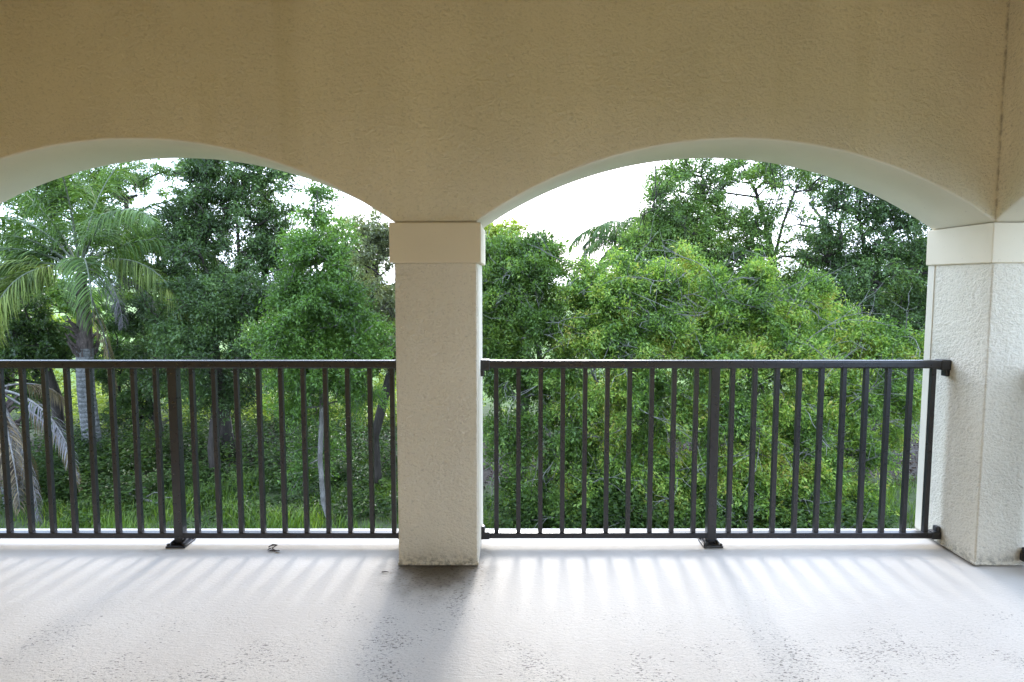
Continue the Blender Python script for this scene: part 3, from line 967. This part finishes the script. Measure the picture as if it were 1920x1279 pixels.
# --- the row farther off, filling the gaps under the crowns
far = [
    ("broad distant tree seen through the gaps right of the palm trunk", 260, 30, [(250, 600, 90, 80, 40), (170, 640, 80, 70, 30), (330, 660, 80, 70, 30), (240, 520, 80, 40, 16)], M_OAKL, 0.17),
    ("broad distant tree closing the view at the far left behind the fronds", 40, 31, [(40, 620, 90, 90, 44), (-50, 560, 80, 100, 30), (100, 700, 80, 60, 24), (60, 500, 80, 50, 18), (-170, 600, 90, 90, 24)], M_OAKL, 0.17),
    ("broad distant tree behind the pointed sapling, filling under its crown", 590, 31, [(560, 640, 100, 80, 44), (660, 640, 90, 90, 40), (480, 680, 80, 60, 26), (620, 520, 80, 50, 18)], M_OAKL, 0.17),
    ("broad distant tree behind the vine-covered bush and the column", 960, 30, [(950, 590, 90, 80, 44), (850, 600, 80, 90, 34), (800, 640, 70, 80, 20), (1050, 620, 80, 60, 30), (940, 690, 90, 60, 26)], M_OAKL, 0.17),
    ("broad distant tree showing between the bush tops and the forked oak", 1330, 31, [(1290, 590, 100, 60, 44), (1400, 570, 90, 70, 44), (1200, 620, 90, 50, 24), (1360, 650, 100, 50, 26)], M_OAKL, 0.17),
    ("broad distant tree low behind the slanting trunk", 1620, 30, [(1600, 610, 100, 80, 46), (1700, 600, 90, 90, 44), (1520, 640, 80, 60, 26), (1680, 720, 90, 60, 24), (1820, 610, 90, 90, 34), (1950, 630, 100, 80, 34), (2080, 600, 100, 90, 30)], M_OAKL, 0.17),
    ("yellow-green sunlit tree seen low between the palm trunk and the oaks", 200, 22, [(200, 760, 80, 60, 30), (230, 690, 60, 50, 18)], M_YELLOW, 0.14),
    ("pale bushy tree filling the gap left of the palm trunk", 90, 21, [(90, 760, 70, 80, 30), (40, 680, 60, 50, 18), (120, 600, 60, 60, 18)], M_YELLOW, 0.13),
    ("sunlit yellowish scrub tree seen under the pointed sapling", 560, 23, [(530, 790, 90, 45, 30), (620, 780, 80, 55, 30), (580, 720, 70, 45, 20)], M_YELLOW, 0.14),
    ("bright scrub tree glimpsed beside the central column's shaft", 690, 22, [(690, 770, 50, 70, 26), (720, 690, 45, 50, 18), (740, 600, 40, 60, 14)], M_YELLOW, 0.13),
    ("middle-green tree behind the pointed sapling and the grey-leaved tree", 660, 18, [(660, 560, 60, 70, 34), (640, 660, 70, 60, 30), (680, 470, 45, 40, 12), (640, 440, 30, 35, 7)], M_OAKL, 0.12),
    ("dim green tree behind the tall dark oak", 470, 19, [(470, 600, 80, 80, 34), (400, 560, 70, 70, 26), (480, 700, 70, 50, 20), (340, 640, 60, 60, 20)], M_OAKL, 0.13),
    ("light green tree peeping past the central column's capital", 930, 17, [(920, 460, 45, 45, 22), (950, 440, 35, 30, 9), (930, 560, 50, 50, 20), (910, 640, 50, 60, 20)], M_YELLOW, 0.11),
    ("hazy green tree standing behind the drooping distant palm", 1200, 21, [(1200, 520, 80, 45, 30), (1120, 530, 50, 35, 12), (1290, 500, 70, 60, 26), (1180, 610, 120, 60, 30)], M_OAKL, 0.13),
    ("green tree filling in behind the forked oak's trunk", 1460, 20, [(1440, 560, 90, 45, 34), (1520, 580, 70, 50, 24), (1350, 560, 60, 60, 20), (1540, 660, 90, 60, 22)], M_OAKL, 0.13),
    ("deep green tree seen past the slanting trunk beside the corner column", 1680, 18, [(1690, 560, 70, 60, 30), (1720, 660, 60, 60, 28), (1650, 700, 60, 60, 20), (1740, 480, 40, 50, 10)], M_OAK, 0.12),
    ("faint leafy tree at the far left edge above the fronds", 20, 19, [(20, 520, 70, 80, 30), (-60, 600, 70, 90, 20), (110, 560, 60, 50, 16)], M_OAKL, 0.13),
]
for i, (lab, px, Y, lbs, lm, sz) in enumerate(far):
    top = min(l[1] for l in lbs)
    tree("broadleaf_tree", lab, "tree", FAR, 60 + i,
         [[gp(px, Y), at(px + 4, 780, Y), at(px - 4, 0.5 * (780 + top), Y), at(px, top, Y)]],
         [lobe(a, b, Y + 0.3 * ((k * 7) % 3 - 1), rx, ry, n) for k, (a, b, rx, ry, n) in enumerate(lbs)],
         lm, M_BARK, 0.14, per=210, twigs=5, tl=0.55, size=sz, twig_geo=0.2)

# ------------------------------------------------------------------ palms


def frond(crown, az, elev, length, droop, rng, leaf_len=0.86, hang=0.8, width=0.024, n=125, stalk=0.16):
    """returns (rachis path, leaflet verts, leaflet faces)"""
    k = 26
    t = np.linspace(0, 1, k)
    hd = np.array([math.sin(az), -math.cos(az), 0.0])        # az 0 = towards the balcony
    e = math.radians(elev) - droop * t ** 1.3
    step = length / (k - 1)
    dirs = np.outer(np.cos(e), hd) + np.outer(np.sin(e), SUNZ)
    P = crown + np.concatenate([np.zeros((1, 3)), np.cumsum(dirs[:-1] * step, axis=0)])
    R = 0.022 * (1 - t) ** 0.8 + 0.004
    s = np.linspace(stalk, 0.99, n)
    V, Fc = [], []
    base = 0
    for side in (-1, 1):
        q = np.stack([np.interp(s, t, P[:, c]) for c in range(3)], 1)
        d = unit(np.stack([np.interp(s, t, dirs[:, c]) for c in range(3)], 1))
        lat = unit(np.cross(d, SUNZ + 0.001)) * side
        nrm = unit(np.cross(lat, d)) * side
        L = leaf_len * np.clip(np.sin(PI * np.clip(s * 0.80 + 0.17, 0, 1)) ** 0.6, 0.25, 1) * rng.uniform(0.8, 1.15, n)
        d0 = unit(lat * 0.8 + d * 0.75 + nrm * rng.uniform(-0.25, 0.55, n)[:, None] + rng.normal(0, 0.10, (n, 3)))
        pts = [q]
        cur = d0
        for j in range(4):
            cur = unit(cur + np.array([0, 0, -1.0]) * (hang * (0.35 + 0.25 * j))[..., None] if np.ndim(hang) else cur + np.array([0, 0, -1.0]) * hang * (0.30 + 0.22 * j))
            pts.append(pts[-1] + cur * (L / 4)[:, None])
        wd = [0.6, 1.0, 0.85, 0.5, 0.08]
        perp = unit(np.cross(d0, np.array([0.2, 0.3, 1.0])) + rng.normal(0, 0.35, (n, 3)))
        ring = []
        for j, pt in enumerate(pts):
            ring.append(pt + perp * width * wd[j] * 0.5)
            ring.append(pt - perp * width * wd[j] * 0.5)
        A = np.stack(ring, 1)                       # n, 10, 3
        V.append(A.reshape(-1, 3))
        i = np.arange(n)[:, None] * 10 + base
        f = [np.concatenate([i + 2 * j, i + 2 * j + 1, i + 2 * j + 3, i + 2 * j + 2], 1) for j in range(4)]
        Fc.append(np.stack(f, 1).reshape(-1, 4))
        base += n * 10
    return (P, R), np.concatenate(V), np.concatenate(Fc)


def palm(label, base, crown, fronds, seed, r=0.16, boots=0.9, show_trunk=True):
    rng = rs(seed)
    root = empty("palm_tree", base, label, "palm", None)
    base, crown = np.asarray(base, float), np.asarray(crown, float)
    ax = crown - base
    k = 26
    pts = [base + ax * i / (k - 1) + np.array([0.03 * math.sin(i * 0.4), 0, 0]) for i in range(k)]
    hgt = np.linalg.norm(ax)
    rad = [r * (1.18 - 0.25 * i / (k - 1)) * (1 + 0.03 * (i % 2)) * (1 + 0.25 * max(0, 1 - i / 2.5)) for i in range(k)]
    cut = int(k * (1 - boots / hgt))
    V, Fc = tube_mesh([(pts[:cut + 2], rad[:cut + 2])], 14)
    obj("trunk", mesh_np("trunk", V, Fc, True), M_PTRUNK, root)
    # ragged old leaf bases under the crown
    paths = [(pts[cut:], np.array(rad[cut:]) * np.linspace(1.05, 0.7, k - cut))]
    for i in range(34):
        z = rng.uniform(0.0, 1.0)
        c = crown - ax / hgt * boots * (1 - z)
        a = rng.uniform(0, 2 * PI)
        h = np.array([math.cos(a), math.sin(a), 0])
        l_ = rng.uniform(0.15, 0.38)
        paths.append(([c + h * r * 0.8, c + h * (r + 0.10) + SUNZ * 0.12, c + h * (r + 0.10 + 0.3 * l_) + SUNZ * (0.12 + l_ * rng.uniform(-0.3, 1.0))], [0.045, 0.032, 0.012]))
    V, Fc = tube_mesh(paths, 6)
    obj("leaf_bases", mesh_np("leaf_bases", V, Fc, True), M_BOOT, root)
    for fr in fronds:
        az, elev, length, droop, m = fr[:5]
        kw = fr[5] if len(fr) > 5 else {}
        (P, R), V, Fc = frond(crown + np.array([0, 0, 0.05]), math.radians(az), elev, length, droop, rng, **kw)
        rv, rf = tube_mesh([(P, R)], 5)
        me = mesh_np("frond", np.concatenate([V, rv]), np.concatenate([Fc, rf + len(V)]))
        o = obj("frond", me, m, root)
        me.materials.append(M_RACHIS if m not in (M_DEAD, M_BROWN) else M_BARKG)
        mi = np.zeros(len(Fc) + len(rf), dtype=np.int32)
        mi[len(Fc):] = 1
        me.polygons.foreach_set("material_index", mi)
        if m is M_DEAD:
            o["label"] = "grey dead frond hanging down"
        elif m is M_BROWN:
            o["label"] = "brown dry frond hanging down"
        elif m is M_PALMY:
            o["label"] = "yellowing green frond"
    return root


G_, Y_ = M_PALM, M_PALMY
dead = dict(leaf_len=0.42, hang=1.6, width=0.018, n=70, stalk=0.3)
palm("feathery green palm with grey dead fronds hanging beside its ringed trunk", gp(158, 10.6), at(150, 512, 10.6), [
    (-38, 16, 3.5, 1.75, Y_, dict(hang=0.5, leaf_len=0.95, n=130)),       # droop towards the viewer
    (-8, 12, 3.0, 2.0, Y_, dict(hang=0.55, leaf_len=0.85)),
    (-62, 34, 3.4, 2.0, G_, dict(hang=0.6, leaf_len=0.9)),
    (-46, 20, 3.4, 2.3, G_, dict(hang=0.7, leaf_len=0.95)),
    (-85, 10, 3.0, 1.5, G_, dict(hang=0.8, leaf_len=0.9)),
    (40, 25, 3.2, 2.2, G_, dict(hang=0.7, leaf_len=0.9)),
    (75, 22, 3.4, 1.75, Y_, dict(hang=1.1)),
    (100, 40, 3.4, 1.55, G_, dict(hang=0.9)),
    (62, 58, 3.5, 1.7, G_),
    (125, 62, 3.7, 1.3, G_),
    (175, 76, 3.7, 0.75, G_, dict(hang=0.9)),
    (20, 80, 3.7, 0.95, G_, dict(hang=1.0)),
    (-60, 72, 3.7, 1.1, G_, dict(hang=1.0)),
    (-95, 55, 3.7, 1.7, G_, dict(hang=1.1)),
    (-82, 44, 3.7, 1.9, G_, dict(hang=1.1)),
    (-110, 30, 3.6, 1.6, G_, dict(hang=1.1)),
    (-140, 48, 3.7, 1.2, G_),
    (150, 40, 3.6, 1.3, G_),
    (-170, 30, 3.4, 1.2, G_),
    (-30, 5, 3.1, 1.5, Y_, dict(hang=1.4)),
    (58, 8, 2.5, 1.75, M_DEAD, dict(dead, hang=0.9, leaf_len=0.55)), (88, 25, 2.6, 1.7, M_DEAD, dict(dead, n=30, leaf_len=0.25)), (115, 0, 2.2, 1.6, M_DEAD, dead),
    (-72, 8, 2.3, 1.7, M_DEAD, dead), (70, -60, 3.0, 0.5, M_BROWN, dead)], 41, r=0.165, boots=2.0)
palm("short palm at the far left edge wrapped in brown dry fronds", gp(8, 8.2), at(-12, 735, 8.2), [
    (20, -15, 2.6, 1.35, M_BROWN, dict(dead, leaf_len=0.55, hang=0.9)), (50, -25, 2.7, 1.1, M_BROWN, dict(dead, leaf_len=0.5, hang=0.9)), (-10, -10, 2.4, 1.4, M_BROWN, dict(dead, leaf_len=0.5)),
    (72, 0, 2.9, 1.6, M_DEAD, dict(dead, hang=0.8)), (62, -40, 2.9, 0.8, M_DEAD, dead), (35, -45, 2.6, 0.8, M_BROWN, dict(dead, leaf_len=0.5)), (95, -30, 2.6, 1.0, M_BROWN, dead), (-60, 0, 2.2, 1.7, M_BROWN, dead),
    (80, -55, 2.4, 0.6, M_BROWN, dict(dead, leaf_len=0.5)), (160, 10, 1.9, 1.8, M_BROWN, dead), (-120, 10, 2.0, 1.8, M_BROWN, dead)], 42, r=0.16, boots=1.9)
palm("distant palm with long drooping fronds in the open sky gap", gp(1215, 16), at(1215, 470, 16), [
    (-95, 50, 3.0, 2.1, G_, dict(hang=1.1, leaf_len=0.9)), (-80, 35, 2.6, 1.9, G_, dict(hang=1.1, leaf_len=0.9)), (-60, 55, 2.7, 2.0, G_, dict(hang=1.1, leaf_len=0.9)),
    (-30, 60, 2.6, 2.0, G_, dict(hang=1.1, leaf_len=0.85)), (30, 60, 2.6, 2.0, G_, dict(hang=1.1, leaf_len=0.85)), (-120, 45, 2.6, 1.8, G_, dict(hang=1.5)),
    (-60, 20, 2.2, 1.5, G_, dict(hang=1.5)), (80, 45, 2.6, 1.8, G_, dict(hang=1.3)), (160, 60, 2.6, 1.4, G_)], 43, r=0.15)

# ------------------------------------------------------------------ ground, grass, litter, undergrowth
rng = rs(77)
n = 90
xs = np.concatenate([np.linspace(-420, -26, 14), np.linspace(-24, 24, 97), np.linspace(26, 420, 14)])
ys = np.concatenate([np.linspace(-30, 0.4, 6), np.linspace(1, 34, 67), np.linspace(37, 900, 22)])
XX, YY = np.meshgrid(xs, ys)


def ground_z(x, y):
    w_ = np.exp(-((y - 12) / 14.0) ** 2)
    return GZ + w_ * (0.07 * np.sin(0.9 * x + 0.6 * y) + 0.05 * np.sin(1.7 * y - 0.5 * x + 1.3))


ZZ = ground_z(XX, YY)
V = np.stack([XX, YY, ZZ], -1).reshape(-1, 3)
nx = len(xs)
i = (np.arange(len(ys) - 1)[:, None] * nx + np.arange(nx - 1)[None, :]).ravel()
Fc = np.stack([i, i + 1, i + 1 + nx, i + nx], 1)
kind(obj("ground", mesh_np("ground", V, Fc, True), M_GROUND), "structure")


def blades(x, y, h, w, rng):
    m = len(x)
    b = np.stack([x, y, ground_z(x, y) - 0.01], 1)
    a = rng.uniform(0, 2 * PI, m)
    s = np.stack([np.cos(a), np.sin(a), np.zeros(m)], 1)
    ln = np.stack([np.cos(a + 1.2), np.sin(a + 1.2), np.zeros(m)], 1) * (h * rng.uniform(0.1, 0.75, m))[:, None]
    up = SUNZ * h[:, None]
    V = np.stack([b - s * w[:, None], b + s * w[:, None], b + up * 0.55 + ln * 0.35 + s * w[:, None] * 0.8, b + up * 0.55 + ln * 0.35 - s * w[:, None] * 0.8,
                  b + up * 0.92 + ln], 1).reshape(-1, 3)
    k = np.arange(m)[:, None] * 5
    F_ = np.concatenate([np.concatenate([k, k + 1, k + 2], 1), np.concatenate([k, k + 2, k + 3], 1), np.concatenate([k + 3, k + 2, k + 4], 1)])
    return V, F_


m = 120000
x = rng.uniform(-11, 9, m)
y = rng.uniform(4.5, 10.8, m)
clump = 0.5 + 0.5 * np.sin(x * 1.9 + 1.3 * np.sin(y * 1.7)) * np.sin(y * 2.3 + 0.8 * np.sin(x * 2.6))
keep = (rng.rand(m) < 0.12 + 0.88 * clump ** 1.3) & (y < 9.9 + 0.5 * np.sin(x * 1.3) + 0.3 * np.sin(3.1 * x))
x, y, clump = x[keep], y[keep], clump[keep]
V, Fc = blades(x, y, rng.uniform(0.08, 0.36, len(x)) * (0.45 + 0.85 * clump), rng.uniform(0.004, 0.009, len(x)), rng)
grass = kind(obj("grass", mesh_np("grass", V, Fc), M_GRASS), "stuff")
tag(grass, "long bright green grass below the railings", "grass")

m = 26000
x, y = rng.uniform(-13, 12, m), rng.uniform(9.4, 16, m)
P = np.stack([x, y, ground_z(x, y) + rng.uniform(0.0, 0.05, m)], 1)
V, Fc = leaf_verts(P, unit(rng.normal(0, 1, (m, 3)) * np.array([1, 1, 0.3])), unit(rng.normal(0, 0.5, (m, 3)) + SUNZ), rng.uniform(0.05, 0.12, m), rng.uniform(0.025, 0.055, m))
tag(kind(obj("leaf_litter", mesh_np("leaf_litter", V, Fc), M_LITTER), "stuff"), "brown fallen leaves lying under the trees", "leaf litter")


def weeds(name, label, spots, seed, material, per=60, size=0.09):
    rng = rs(seed)
    Ps, ds = [], []
    for (px, py, Y, rx, ryd, hgt, cnt) in spots:
        c = at(px, py, Y)
        x_ = c[0] + rng.normal(0, rx, cnt)
        y_ = Y + rng.normal(0, ryd, cnt)
        h_ = hgt * rng.uniform(0.4, 1.0, cnt)
        t_ = rng.uniform(0.15, 1.0, (cnt, per))
        a = rng.uniform(0, 2 * PI, (cnt, per))
        rr = 0.10 + 0.18 * t_ * hgt * rng.uniform(0, 1, (cnt, per))
        P = np.stack([x_[:, None] + rr * np.cos(a), y_[:, None] + rr * np.sin(a), ground_z(x_, y_)[:, None] + h_[:, None] * t_], -1)
        d = np.stack([np.cos(a), np.sin(a), rng.uniform(-0.4, 0.5, a.shape)], -1)
        Ps.append(P.reshape(-1, 3))
        ds.append(d.reshape(-1, 3))
    P, d = np.concatenate(Ps), np.concatenate(ds)
    nm = unit(SUNZ + rng.normal(0, 0.5, P.shape))
    L = size * rng.uniform(0.5, 1.4, len(P))
    V, Fc = leaf_verts(P, d, nm, L, L * 0.5)
    return tag(kind(obj(name, mesh_np(name, V, Fc), material), "stuff"), label, "undergrowth")


weeds("undergrowth", "dark green weeds and ferns round the palm trunk and under the oaks", [
    (170, 900, 9.8, 0.5, 0.5, 1.0, 60), (60, 900, 9.8, 0.6, 0.6, 1.1, 60), (110, 950, 8.8, 0.5, 0.4, 0.8, 46), (235, 860, 11.0, 0.5, 0.5, 0.8, 40), (190, 960, 8.3, 0.3, 0.3, 0.6, 30),
    (170, 830, 12.5, 1.4, 0.6, 1.0, 60), (520, 830, 11.5, 1.6, 0.8, 0.8, 120), (360, 840, 11.6, 0.9, 0.7, 0.9, 70), (700, 840, 11.2, 0.6, 0.7, 0.9, 60),
    (450, 800, 13.5, 2.2, 0.8, 0.8, 80), (620, 800, 13.6, 1.4, 0.8, 0.8, 50), (158, 800, 10.3, 0.45, 0.25, 1.2, 50), (560, 870, 9.9, 1.6, 0.25, 0.35, 70), (480, 940, 8.6, 1.8, 0.7, 0.28, 110), (690, 960, 8.2, 0.5, 0.5, 0.45, 40), (330, 905, 9.4, 0.6, 0.4, 0.6, 40)], 81, M_UNDER)
weeds("low_scrub", "sunlit yellow-green scrub beyond the leaf litter", [
    (560, 800, 16, 2.6, 1.0, 1.1, 130), (330, 810, 16, 2.0, 1.0, 1.2, 90), (150, 800, 17, 2.4, 1.0, 1.3, 90), (720, 800, 15.5, 1.0, 0.8, 1.3, 60)], 82, M_YELLOW, 70, 0.11)
weeds("ground_cover", "deep green ground cover under the bushes by the corner column", [
    (1050, 960, 7.3, 0.8, 0.3, 0.9, 60), (1250, 970, 7.0, 0.9, 0.3, 0.9, 70), (1440, 970, 6.9, 0.9, 0.3, 0.9, 70), (1590, 960, 7.3, 0.4, 0.3, 0.7, 40),
    (600, 830, 9.8, 0.5, 0.3, 0.7, 26), (660, 870, 9.4, 0.35, 0.3, 0.55, 20)], 83, M_UNDER)

# fallen limb in the grass below the palm
rng = rs(91)
a, b = at(205, 935, 8.9), at(320, 965, 8.3)
pts = []
for k in range(14):
    s = k / 13
    q = a + (b - a) * s
    pts.append(np.array([q[0], q[1], ground_z(q[0], q[1]) + 0.10 + 0.05 * math.sin(5 * s)]) + rng.normal(0, 0.012, 3))
paths = [(pts, np.linspace(0.035, 0.018, 14))]
for k in (4, 7, 10):
    paths.append(([pts[k], pts[k] + (0.18, 0.1, 0.10), pts[k] + (0.42, 0.12, 0.09)], [0.018, 0.012, 0.004]))
V, Fc = tube_mesh(paths, 7)
tag(obj("fallen_branch", mesh_np("fallen_branch", V, Fc, True), M_BARKG), "grey fallen branch lying in the grass below the palm", "branch")

# ------------------------------------------------------------------ light
SUN_EL, SUN_AZ = math.radians(24), math.radians(3.2)     # azimuth measured from +Y (straight ahead) towards +X
world = bpy.data.worlds.new("World")
scene.world = world
world.use_nodes = True
nt = world.node_tree
bg = nt.nodes["Background"]
sky = nt.nodes.new("ShaderNodeTexSky")
sky.sky_type = "NISHITA"
sky.sun_disc = False
sky.sun_elevation = SUN_EL
sky.sun_rotation = SUN_AZ
sky.air_density = 1.0
sky.dust_density = 3.0
sky.ozone_density = 1.5
tc = nt.nodes.new("ShaderNodeTexCoord")
cl = noise(nt, tc.outputs["Generated"], 2.2, 5, 0.55)
cloud = mix(nt, smooth(nt, cl, 0.3, 0.7), (4.1, 5.3, 7.5), (5.4, 6.8, 9.2))
c = mix(nt, 0.84, sky.outputs[0], cloud)
nt.links.new(c, bg.inputs["Color"])
bg.inputs["Strength"].default_value = 0.15

sd = bpy.data.lights.new("sun", "SUN")
so = bpy.data.objects.new("sun", sd)
COL.objects.link(so)
sd.energy = 0.7
sd.angle = math.radians(10)
sd.color = (1.0, 0.97, 0.93)
to_sun = Vector((math.sin(SUN_AZ) * math.cos(SUN_EL), math.cos(SUN_AZ) * math.cos(SUN_EL), math.sin(SUN_EL)))
so.rotation_euler = to_sun.to_track_quat("Z", "Y").to_euler()
so.location = (0, 20, 30)

# ------------------------------------------------------------------ render settings
scene.render.engine = "CYCLES"
cy = scene.cycles
cy.use_denoising = True
cy.denoiser = "OPENIMAGEDENOISE"
cy.max_bounces = 10
cy.diffuse_bounces = 6
cy.glossy_bounces = 3
cy.transmission_bounces = 5
cy.transparent_max_bounces = 4
cy.caustics_reflective = False
cy.caustics_refractive = False
scene.view_settings.view_transform = "Standard"
scene.view_settings.look = "None"
scene.view_settings.exposure = 2.25
scene.view_settings.gamma = 1.0
